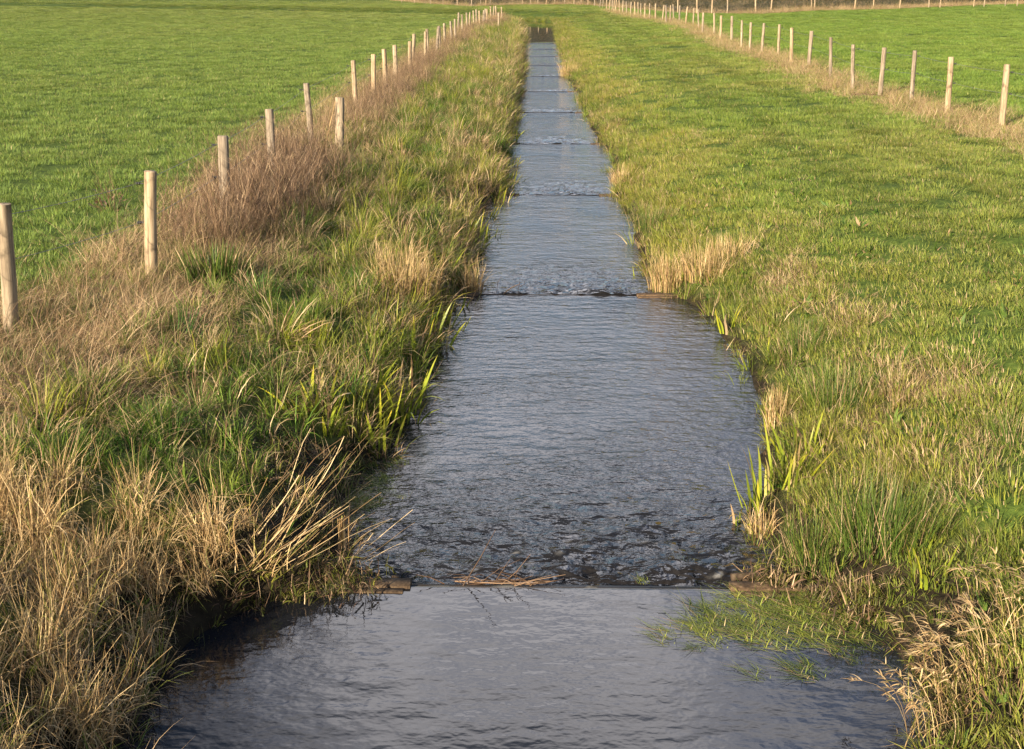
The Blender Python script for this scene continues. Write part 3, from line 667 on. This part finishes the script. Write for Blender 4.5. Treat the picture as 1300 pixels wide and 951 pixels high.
def insulator_mesh(side):
    # nail shank, ringed body and hook that holds the wire
    s = side
    p = [tube([(0, 0, 0), (s * .045, 0, 0)], .006), tube([(s * .035, 0, 0), (s * .04, 0, 0), (s * .05, 0, 0), (s * .055, 0, 0)], [.008, .017, .017, .010], 8),
         tube([(s * .055, 0, 0), (s * .066, 0, 0), (s * .07, 0, 0), (s * .08, 0, 0)], [.010, .016, .016, .006], 8),
         tube([(s * .08, 0, .0), (s * .092, 0, .008), (s * .095, 0, .02), (s * .085, 0, .028)], .004)]
    return merge(p, 'insulator')
def fence(root_name, pts, side, h, r0, label, ins_range, tops=None, wires=(.13, .55), seed=0, variants=6):
    base = pts[0]
    z0 = gz(*base); root = empty(root_name, (base[0], base[1], z0), label=label, cat='fence')
    ms = [lathe_post('post', h * random.uniform(.99, 1.02), r0 * random.uniform(.85, 1.12), seed * 50 + i) for i in range(variants)]
    im = insulator_mesh(side); im.materials.append(M_black); wp = {w_: [] for w_ in wires}
    for i, (x, y) in enumerate(pts):
        z = gz(x, y); hh = ms[i % variants].vertices[-1].co.z
        p = obj('post', ms[i % variants], parent=root); p.location = (x - base[0] + side * .06, y - base[1], z - z0)
        p.rotation_euler = (random.gauss(0, .012), random.gauss(-side * .05, .012), random.random() * 6.28)
        for w_ in wires:
            wz = h - w_
            if i < ins_range:
                q = obj('insulator', im, parent=p)
                rz = p.rotation_euler.z
                q.location = (side * r0 * .9 * math.cos(-rz), side * r0 * .9 * math.sin(-rz), wz); q.rotation_euler = (0, 0, -rz)
            wp[w_].append((x - base[0] + side * (r0 + .08), y - base[1], z - z0 + wz))
    for w_ in wires:
        P = []
        for a, b in zip(wp[w_][:-1], wp[w_][1:]):
            for k in range(4):
                t = k / 4; P.append([a[j] * (1 - t) + b[j] * t - (.02 * 4 * t * (1 - t) if j == 2 else 0) for j in range(3)])
        P.append(wp[w_][-1])
        obj('wire', merge([tube(P, .003, 4)], 'wire'), M_wire, root)
    return root
LFx = [(float(fLx[i]), float(fLy[i])) for i in range(len(fLx))]
LFx = [(LFx[0][0] - .35, LFx[0][1] - 3.2)] + LFx
RFx = [(float(fRx[i]), float(fRy[i])) for i in range(len(fRx))]
RFx = [(RFx[0][0] + .2, RFx[0][1] - 3.0)] + RFx
fence('post_and_wire_fence', LFx, -1, HP, .074, 'round pale wooden posts and wires in brown dead weeds left of the stream', 9, seed=1)
fence('post_and_wire_fence', RFx, 1, HP, .058, 'round pale wooden posts with black insulators right of the mown grass strip', 12, seed=2)
def farfence(us, label, h, seed, dv=0):
    P = []
    for u, v in us:
        p = at(u, v, .9); y = float(np.interp(p.x, *FARLINE)) - .5; P.append((p.x * y / p.y, y))
    P.sort(); return fence('post_and_wire_fence', P, 1, h, .07, label, 0, seed=seed, variants=3)
farfence([(u, 8) for u in (663, 672.8, 682, 692.8, 703.5, 715.8, 728, 737, 746)], 'distant fence of thin pale posts crossing behind the far end of the stream', 2.3, 3)
farfence([(u, 10) for u in (510, 526, 546, 562, 580, 598, 609.7, 616, 621.8)], 'distant fence of pale posts in reddish grass along the far edge of the left field', 1.35, 4)
farfence([(u, 14) for u in (860, 884, 903, 923, 958.6, 978, 1029, 1033.5, 1084, 1108, 1141, 1178, 1192, 1235, 1248, 1275, 1290, 1312)], 'distant fence of widely spaced thin posts along the far edge of the right field', 1.5, 5)

# leaning broken stake beside the left fence, with its slanted strut
p = on(431, 192); sm = []
root = empty('broken_stake', (p.x, p.y, p.z), label='short thick weathered stake with a thin cane against it beside the left fence', cat='stake')
s_ = obj('stake', lathe_post('stake', 1.02, .085, 77), parent=root); s_.rotation_euler = (.02, .05, 1)
obj('cane', merge([tube([(-.28, -.12, 0), (-.15, -.1, .5), (-.03, -.09, .95)], [.014, .012, .008])], 'cane'), M_reed, root)

# ------------------------------------------------------------------ weirs
ORD = ['nearest', 'second nearest', 'third nearest', 'fourth nearest', 'fifth nearest', 'sixth nearest', 'seventh nearest', 'eighth nearest', 'ninth nearest', 'tenth nearest', 'eleventh nearest', 'twelfth nearest', 'thirteenth nearest']
EXT = ['timber weir across the stream, with mud and driftwood on its crest', 'timber weir across the stream, between two tan sedge clumps', 'timber weir, with a short board showing at its right end', 'timber weir across the narrowing stream']
for k, wy in enumerate(WEIR_Y):
    l = float(xl(wy)); r_ = float(xr(wy)); zl = float(pool(wy - .5))
    root = empty('wooden_weir', ((l + r_) / 2, wy, zl), label=ORD[k] + ' ' + EXT[min(k, 3)], cat='weir', group='low timber weirs stepping down the stream')
    c = (l + r_) / 2; g = np.random.default_rng(k)
    eL = at(522, 742).x if k == 0 else (l + .32); eR = at(925, 742).x if k == 0 else (at(808, 375).x if k == 1 else r_ - .3)
    obj('crest_board', merge([box(eL - c + .003, eR - c - .003, .0, .05, -.45, -.012 if k == 0 else (.003 if k < 4 else .010))], 'crest_board', False), M_wet, root).rotation_euler = (0, [0, .002, -.003, .003, -.002, .002][k % 6], 0)
    for e0, e1 in ((l - .35, eL), (eR, r_ + .35)):
        o = obj('end_board', merge([box(e0 - c, e1 - c, -.05, .07, -.45, .022), box(e0 - c + .01, e1 - c - .04, -.115, -.053, -.40, .010)], 'end_board', False), M_board, root)
        o.modifiers.new('bevel', 'BEVEL').width = .006
    for sx_ in (eL - .12 - c, eR + .12 - c):
        obj('stake', merge([tube([(sx_, .105, -.5), (sx_, .105, -.2), (sx_ + .005, .105, .01), (sx_ + .005, .105, .014)], [.03, .03, .028, .002], 8)], 'stake'), M_board, root)

# ------------------------------------------------------------------ individual plants
def sword(seed, n, h, w=.02, r=.1, lean=.35, cur=.35):
    g = np.random.default_rng(seed); return blades(n, disc(g, n, r), h * g.uniform(.55, 1.1, n), w * g.uniform(.7, 1.2, n), g.uniform(0, lean, n), g.uniform(-.1, cur, n) + (g.random(n) < .15) * 1.6, segs=6, seed=seed)
def clump(name, u, v, parts, m, label, cat, group=None, dz=0, h0=.2, sc=1, rz=None, water=False):
    me = bmesh_(name, parts); o = obj(name, me, m)
    if water:
        p = at(u, v); o.location = (p.x, p.y, float(pool(p.y)) + dz - .02)
    else:
        p = on(u, v, h0); o.location = (p.x, p.y, p.z + dz)
    o.rotation_euler = (0, 0, 0 if rz is None else rz); o.scale = (sc,) * 3
    return tag(o, label, cat, group)
def sedge_parts(seed, n=200, r=.3, h=.6, lean=.3, cur=1.2):
    g = np.random.default_rng(seed)
    a = blades(n, disc(g, n, r), h * g.uniform(.5, 1.1, n), g.uniform(.005, .011, n), g.uniform(0, lean, n), g.uniform(.1, cur, n), segs=6, seed=seed, droop=.6, kink=.3)
    k = n // 2; b = blades(k, disc(g, k, r * .9), h * g.uniform(.6, 1.2, k), g.uniform(.003, .006, k), g.uniform(0, lean * .7, k), g.uniform(0, .4, k), segs=4, seed=seed + 1, wtip=.4)
    return [a, b]
def rush_parts(seed, n=260, r=.2, h=.6, w=.0045):
    g = np.random.default_rng(seed); b = disc(g, n, r); az = np.arctan2(b[:, 1], b[:, 0]) + g.normal(0, .5, n)
    rr = np.hypot(b[:, 0], b[:, 1]) / r
    return [blades(n, b, h * g.uniform(.55, 1.1, n), w * g.uniform(.7, 1.3, n), .1 + .55 * rr * g.random(n), g.uniform(.0, .4, n), az=az, segs=4, seed=seed)]
SG = 'tan sedge clumps by the water'; IG = 'yellow flag iris plants at the water edge'; RG = 'rush tussocks on the right bank'
clump('sedge_clump', 512, 372, sedge_parts(201, 520, .42, .62), M_sedge, 'large drooping tan sedge clump on the left bank by the second weir', 'sedge', SG)
clump('sedge_clump', 600, 370, sedge_parts(202, 190, .15, .48, .2, .7), M_sedge, 'small upright tan sedge clump in the water left of the second weir', 'sedge', SG, water=True)
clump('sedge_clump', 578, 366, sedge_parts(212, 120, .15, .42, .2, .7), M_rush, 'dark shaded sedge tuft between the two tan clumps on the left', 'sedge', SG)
clump('sedge_clump', 848, 366, sedge_parts(203, 330, .26, .52, .25, .8), M_sedge, 'pale tan sedge clump at the right end of the second weir', 'sedge', SG)
clump('sedge_clump', 895, 352, sedge_parts(204, 330, .34, .48, .3, .9), M_sedge, 'pale tan sedge clump up the right bank behind the one at the second weir', 'sedge', SG)
clump('sedge_clump', 928, 328, sedge_parts(205, 200, .3, .36, .3, .9), M_sedge, 'low pale sedge clump highest on the right bank above the second weir', 'sedge', SG)
clump('sedge_clump', 985, 540, sedge_parts(206, 150, .1, .42, .15, .4), M_sedge, 'narrow upright bundle of pale dead sedge at the right water edge', 'sedge', SG, water=True)
clump('sedge_clump', 966, 668, sedge_parts(207, 90, .12, .26, .3, 1.2), M_sedge, 'short brown curled sedge tuft in the water above the nearest weir', 'sedge', SG, water=True)
clump('sedge_clump', 790, 232, sedge_parts(208, 200, .25, .42, .3, 1.0), M_sedge, 'tan sedge clump on the right bank by the third weir', 'sedge', SG)
clump('sedge_clump', 722, 96, sedge_parts(209, 260, .45, .7, .3, 1.0), M_sedge, 'distant tan sedge clump on the right bank where the stream narrows', 'sedge', SG)
iris = [(1000, 612, 16, .5, 'yellowing iris plant at the right water edge below the bundle of dead sedge'), (972, 640, 12, .55, 'tall green iris plant standing in the water right of the nearest pool'), (1015, 590, 9, .45, 'iris plant with bent yellow leaves on the edge of the right bank'), (1030, 575, 7, .4, 'small iris plant farther up the right bank beside tan grass'),
        (1168, 712, 5, .26, 'pair of short yellow iris leaves on the right bank above the water weed'), (1182, 738, 7, .3, 'small iris plant among green grass right of the nearest weir'),
        (940, 655, 4, .26, 'few thin iris leaves rising from open water above the right weir end'), (812, 368, 6, .4, 'thin yellow iris at the right end of the second weir'), (960, 470, 8, .4, 'iris plant on the right edge opposite the left iris bed'), (925, 420, 10, .4, 'broad iris clump beneath the pale sedge on the right bank')]
for i, (u, v, n, h, lb) in enumerate(iris):
    clump('iris_plant', u, v, [sword(220 + i, int(n * 1.5), h * .9, .029, .06 + .010 * n, .5, .8)], M_iris, lb, 'iris', IG, water=(i in (1, 6)))
irisL = [(398, 522, 10, .36, 'bright yellow iris plant standing alone on the left bank'), (415, 548, 8, .36, 'iris plant on the left bank just in front of the bright yellow one'), (545, 440, 12, .45, 'fan of iris leaves at the left water edge by the second weir'), (525, 450, 9, .42, 'iris plant leaning left behind the water edge fan'), (500, 520, 14, .46, 'dense iris plant at the left water edge halfway to the second weir'), (480, 560, 12, .44, 'iris plant with drooping leaves lowest on the left water edge'), (512, 535, 6, .4, 'slim upright iris at the left edge standing over open water'), (467, 500, 8, .36, 'iris plant among dark grass on the left bank'), (590, 300, 12, .4, 'iris clump leaning over the water beyond the tan sedge on the left'), (625, 300, 5, .3, 'single iris sprig standing in the water on the left beyond the sedge'), (560, 352, 8, .4, 'yellow iris behind the big left sedge clump'), (640, 238, 12, .4, 'iris clump overhanging the left side of the third weir'), (648, 178, 9, .4, 'small iris tuft at the left end of the fourth weir')]
for i, (u, v, n, h, lb) in enumerate(irisL):
    clump('iris_plant', u, v, [sword(250 + i, int(n * 2.0), h * 1.1, .036, .08 + .013 * n, .6, .9)], M_iris, lb, 'iris', IG, water=(i in (9, 12)))
for i, (u, v) in enumerate([(656, 118), (650, 156), (601, 318), (574, 398), (628, 262), (612, 285), (660, 88), (645, 215), (560, 425)]):
    clump('iris_plant', u, v, [sword(400 + i, 26, .45, .034, .22, .7, 1.0)], M_iris, 'leafy iris tuft overhanging the far left water edge of the stream', 'iris', 'iris tufts overhanging the far left edge')
rush = [(1120, 690, 520, .3, .55, 'largest dark rush tussock on the right bank just beyond the nearest weir'), (1035, 715, 300, .22, .42, 'rush tussock at the right end of the nearest weir'), (1065, 515, 420, .3, .42, 'dark green rush tussock on the right bank above the bundle of dead sedge'), (1020, 445, 260, .26, .36, 'rush tussock on the right bank beyond the dark green one'), (825, 290, 320, .32, .5, 'rush tussock on the right bank facing the third pool'), (745, 130, 320, .45, .6, 'distant rush tussock on the right bank between the far weirs'), (1290, 560, 200, .2, .3, 'small dark rush tuft at the right side of the grass strip')]
for i, (u, v, n, r_, h, lb) in enumerate(rush):
    clump('rush_tussock', u, v, rush_parts(280 + i, n, r_, h), M_rush, lb, 'rush', RG)
clump('rush_tussock', 272, 362, rush_parts(290, 420, .26, .5, .014), M_rush, 'dark green tussock beside the second post of the left fence', 'rush')
clump('rush_tussock', 680 - 290, 440, rush_parts(291, 200, .2, .3, .008), M_iris, 'bright green tussock in the middle of the left bank', 'rush')
# dark weeds by right fence posts
for i, (u, v, h, lb) in enumerate([(1184, 128, .5, 'dark weed clump just right of the third near post of the right fence'), (1236, 146, .45, 'dark weed clump between the two nearest posts of the right fence'), (1044, 92, .45, 'dark leafy weed clump behind the right fence near its sixth post'), (140, 268, .62, 'reddish brown dock stalks standing in the left field behind the fence'), (150, 205, .1, 'x')][:4]):
    pp = stem_plant(300 + i, 16, .22, h, .006, 10, .5); g = np.random.default_rng(i); pp.append(blades(50, disc(g, 50, .28) + np.array([0, 0, h * .25]) * g.random((50, 1)) * 2, g.uniform(.06, .14, 50), .03, g.uniform(.3, 1.4, 50), .6, segs=3, seed=i))
    clump('weed_clump', u, v, pp, M_weed if i < 3 else M_twig, lb, 'weeds')
# tall dead umbel behind the broken stake
g = np.random.default_rng(5)
pp = stem_plant(310, 9, .18, 1.35, .006, 3, .25); pp.append(blades(60, disc(g, 60, .3) + np.array([0, 0, 1.2]), g.uniform(.05, .12, 60), .004, g.uniform(.2, 1.2, 60), .4, segs=2, seed=4))
clump('dead_umbel', 425, 190, pp, M_reed, 'tall dry umbel stalks rising above the broken stake', 'weeds')
# grass plumes bottom right
def plume(seed, n, h):
    g = np.random.default_rng(seed); az = g.normal(2.4, .6, n)
    a = blades(n, disc(g, n, .16), h * g.uniform(.6, 1.05, n), .004, g.uniform(.1, .4, n), g.uniform(.4, 1.3, n), az=az, segs=6, seed=seed, wtip=.5, droop=.3)
    T = a[0].reshape(n, 7, 2, 3).mean(2); parts = [a]
    for k in range(3):
        st = T[:, 5] * (1 - k / 3) + T[:, 6] * (k / 3)
        parts.append(blades(n * 3, np.repeat(st, 3, 0), g.uniform(.04, .09, n * 3), g.uniform(.005, .012, n * 3), g.uniform(1.0, 2.0, n * 3), .8, az=np.repeat(az, 3) + g.normal(0, .5, n * 3), segs=3, seed=seed + k + 1))
    k = n * 2; parts.append(blades(k, disc(g, k, .2), h * g.uniform(.3, .7, k), .006, g.uniform(.2, .9, k), g.uniform(.6, 1.6, k), segs=4, seed=seed + 9)); return parts
for i, (u, v, n, lb) in enumerate([(1215, 885, 34, 'feathery pale grass plumes by the water in the lower right corner'), (1268, 850, 30, 'feathery pale grass plumes higher up the bank in the lower right corner'), (1300, 800, 24, 'feathery pale grass plumes at the right margin of the photo'), (1190, 940, 22, 'feathery pale grass plumes lowest by the right water edge')]):
    clump('plume_grass', u, v, plume(320 + i * 20, n, .5), M_sedge, lb, 'grass', 'pale plume grasses')
# leaning broken reed stems above the nearest weir
def lean_stems(seed, n, L, az0, lean0, r=.15, spread_=.3, w=.009):
    g = np.random.default_rng(seed)
    return [blades(n, disc(g, n, r), L * g.uniform(.5, 1.1, n), w * g.uniform(.5, 1.2, n), g.normal(lean0, .15, n), g.normal(0, .15, n), az=g.normal(az0, spread_, n), segs=5, seed=seed, wtip=.5, kink=.12),
            blades(n, disc(g, n, r), L * .4 * g.uniform(.4, 1.1, n), w * .8, g.normal(.4, .3, n), g.uniform(0, 1.5, n), segs=4, seed=seed + 1, wtip=.3, kink=.4)]
for i, (u, v, n, L, az0, ln, lb) in enumerate([(300, 690, 30, .75, .75, .95, 'pale broken reed stems leaning right over the reed bed'), (350, 705, 26, .7, .6, 1.0, 'bundle of broken reed stems slanting towards the water left of the nearest weir'), (430, 712, 22, .5, .5, 1.1, 'low broken reed stems lying across the left end of the nearest weir'), (372, 640, 16, .6, .7, .85, 'thin pale reed stems slanting up behind the weir mud')]):
    clump('broken_reeds', u, v, lean_stems(360 + i * 3, n, L, az0, ln), M_reed, lb, 'reeds', 'broken reeds leaning by the nearest weir')
clump('reed_stump', 437, 716, [blades(16, disc(np.random.default_rng(2), 16, .035), .36, .012, .03, .03, segs=3, seed=3, wtip=.9)], M_reed, 'upright pale bundle of cut reed stems above the left end of the nearest weir', 'reeds')
# moss mound / mud hump on the left end of the nearest weir
MOUNDS = []
def mound(name, u, v, rx, ry, h, m, label, cat):
    n = 36; a = np.linspace(0, 2 * np.pi, n, endpoint=False); rr = np.linspace(0, 1, 14); V = []
    for q in rr:
        for t in a:
            x = q * rx * math.cos(t); y = q * ry * math.sin(t)
            V.append((x, y, h * (1 - q ** 2) ** .8 - .08 * q))
    V = np.array(V); V[:, 2] += .07 * (fbm(V[:, 0] * 9 + 5, V[:, 1] * 9, 3) - .5); V[:, 0] *= 1 + .3 * (fbm(V[:, 1] * 5, V[:, 0] * 5, 2) - .5)
    Q = [[i * n + j, i * n + (j + 1) % n, (i + 1) * n + (j + 1) % n, (i + 1) * n + j] for i in range(13) for j in range(n)]
    me = np_mesh(name, V, np.array(Q)); o = obj(name, me, m); p = at(u, v); o.location = (p.x, p.y, float(pool(p.y)) + .0); MOUNDS.append((p.x, p.y, float(pool(p.y)), rx, ry, h))
    return tag(o, label, cat)
def moss_mat():
    m, t, o = mat('moss'); g = N(t, 'ShaderNodeNewGeometry').outputs['Position']; n = noise(t, 30, 5, .7, g); n2 = noise(t, 6, 3, .6, g)
    c = ramp(t, n, [(.35, (.012, .012, .006)), (.55, (.045, .045, .014)), (.75, (.13, .13, .03))])
    c = mixc(t, math_(t, 'MULTIPLY_ADD', n2, 4, -1.6, clamp=True), c, ramp(t, n, [(.35, (.01, .007, .005)), (.7, (.05, .035, .02))]))
    p = N(t, 'ShaderNodeBsdfPrincipled'); t.links.new(c, p.inputs['Base Color']); p.inputs['Roughness'].default_value = .9
    b = N(t, 'ShaderNodeBump'); b.inputs['Distance'].default_value = .04; t.links.new(n, b.inputs['Height']); t.links.new(b.outputs[0], p.inputs['Normal'])
    t.links.new(p.outputs[0], o.inputs[0]); return m
M_moss = moss_mat()
for a_ in [('mud_mound', 365, 742, .55, .22, .16, M_moss, 'mossy dark mud hump below the broken reed stems left of the nearest weir', 'mud'), ('mud_mound', 250, 755, .45, .4, .2, M_moss, 'dark mud hump under the reed bed at the lower left', 'mud'), ('mud_mound', 985, 738, .22, .14, .09, M_moss, 'small dark mud lump on the right end board of the nearest weir', 'mud'), ('mud_mound', 1090, 768, .35, .2, .1, M_moss, 'dark mud hump under grass beside the floating water weed', 'mud')]: mound(*a_)
g = np.random.default_rng(61); X = []
for (mx, my, mz, rx, ry, h) in MOUNDS:
    for _ in range(int(1500 * rx * ry) + 40):
        a = g.random() * 6.283; q = g.random() ** .5; X.append((mx + q * rx * math.cos(a), my + q * ry * math.sin(a), mz + h * (1 - q * q) ** .8 - .08 * q - .01))
X = np.array(X)
scatter('moss_tufts', [P_tuft(s, 40, .06, .07, .005) for s in range(141, 144)] + [P_tangle(144, 40, .11, .12), P_reed(145, .14, 14)], M_brown, X[:, 0], X[:, 1], g.uniform(.6, 1.5, len(X)), lerp3((.03, .035, .010), (.16, .18, .03), g.random(len(X)) ** 2), g.random(len(X)) * .7, 'moss, short sprigs and dead litter on the mud humps by the nearest weir', 'moss', z=X[:, 2], seed=62, tilt=.4)
# driftwood
def twigs(name, u, v, specs, label, z=.02, m_=None):
    p = at(u, v); parts = []
    for (x0, y0, z0, x1, y1, z1, r_) in specs:
        m = [(x0 + x1) / 2 + random.uniform(-.03, .03), (y0 + y1) / 2, (z0 + z1) / 2 + random.uniform(-.015, .03)]
        parts.append(tube([(x0, y0, z0), m, (x1, y1, z1)], np.array([1, .8, .4]) * (r_ if r_ > .02 else r_ * .62), 6))
    o = obj(name, merge(parts, name), m_ or M_twig); o.location = (p.x, p.y, float(pool(p.y)) + z); return tag(o, label, 'twigs')
sp = [(-.22, .02, 0, .38, .05, .03, .012), (-.2, 0, 0, .02, .08, .38, .007), (-.1, .03, 0, .36, .0, .0, .011), (-.25, .05, .02, .3, -.02, .05, .008), (.05, .03, .0, .25, .05, .22, .006), (-.1, .04, .0, .18, .05, .18, .006), (.0, .03, 0, .12, .03, .2, .005), (-.3, .03, .0, -.5, .0, .09, .006), (.1, .0, .0, .48, .0, .1, .006), (-.2, .0, .0, .1, .1, -.01, .012), (.1, .02, .0, .42, .07, .02, .012), (.14, .0, .03, .2, .0, .15, .004), (.25, .0, .03, .47, .0, .07, .005)]
for i in range(26):
    a = random.uniform(-.25, .3); b = random.uniform(.08, .25); s1 = random.choice((-1, 1)); sp.append((a, random.uniform(0, .08), random.uniform(0, .03), a + s1 * b, random.uniform(-.02, .08), random.uniform(.0, .1), random.uniform(.002, .005)))
twigs('driftwood', 625, 742, sp, 'tangle of brown twigs caught on the crest of the nearest weir')
twigs('driftwood', 650, 372, [(-.12, 0, 0, .1, .02, .14, .012), (.1, .02, .16, .1, .02, -.05, .006), (.1, .02, .1, .16, .05, .17, .005), (-.2, .1, 0, -.14, .1, .22, .006)], 'small forked stick standing in the water at the second weir')
twigs('driftwood', 272, 783, [(-.22, -.05, .02, .24, .1, .1, .010), (.1, .05, .06, .27, .1, .12, .006), (-.22, -.05, .02, -.2, .1, .0, .006)], 'single long straight stick slanting over the near pool below the mud hump')
twigs('driftwood', 985, 733, [(-.30, -.02, .03, .10, .0, .05, .03), (-.1, .03, .02, .22, .06, .05, .045)], 'dark waterlogged log end lying on the right end of the nearest weir', m_=M_board)
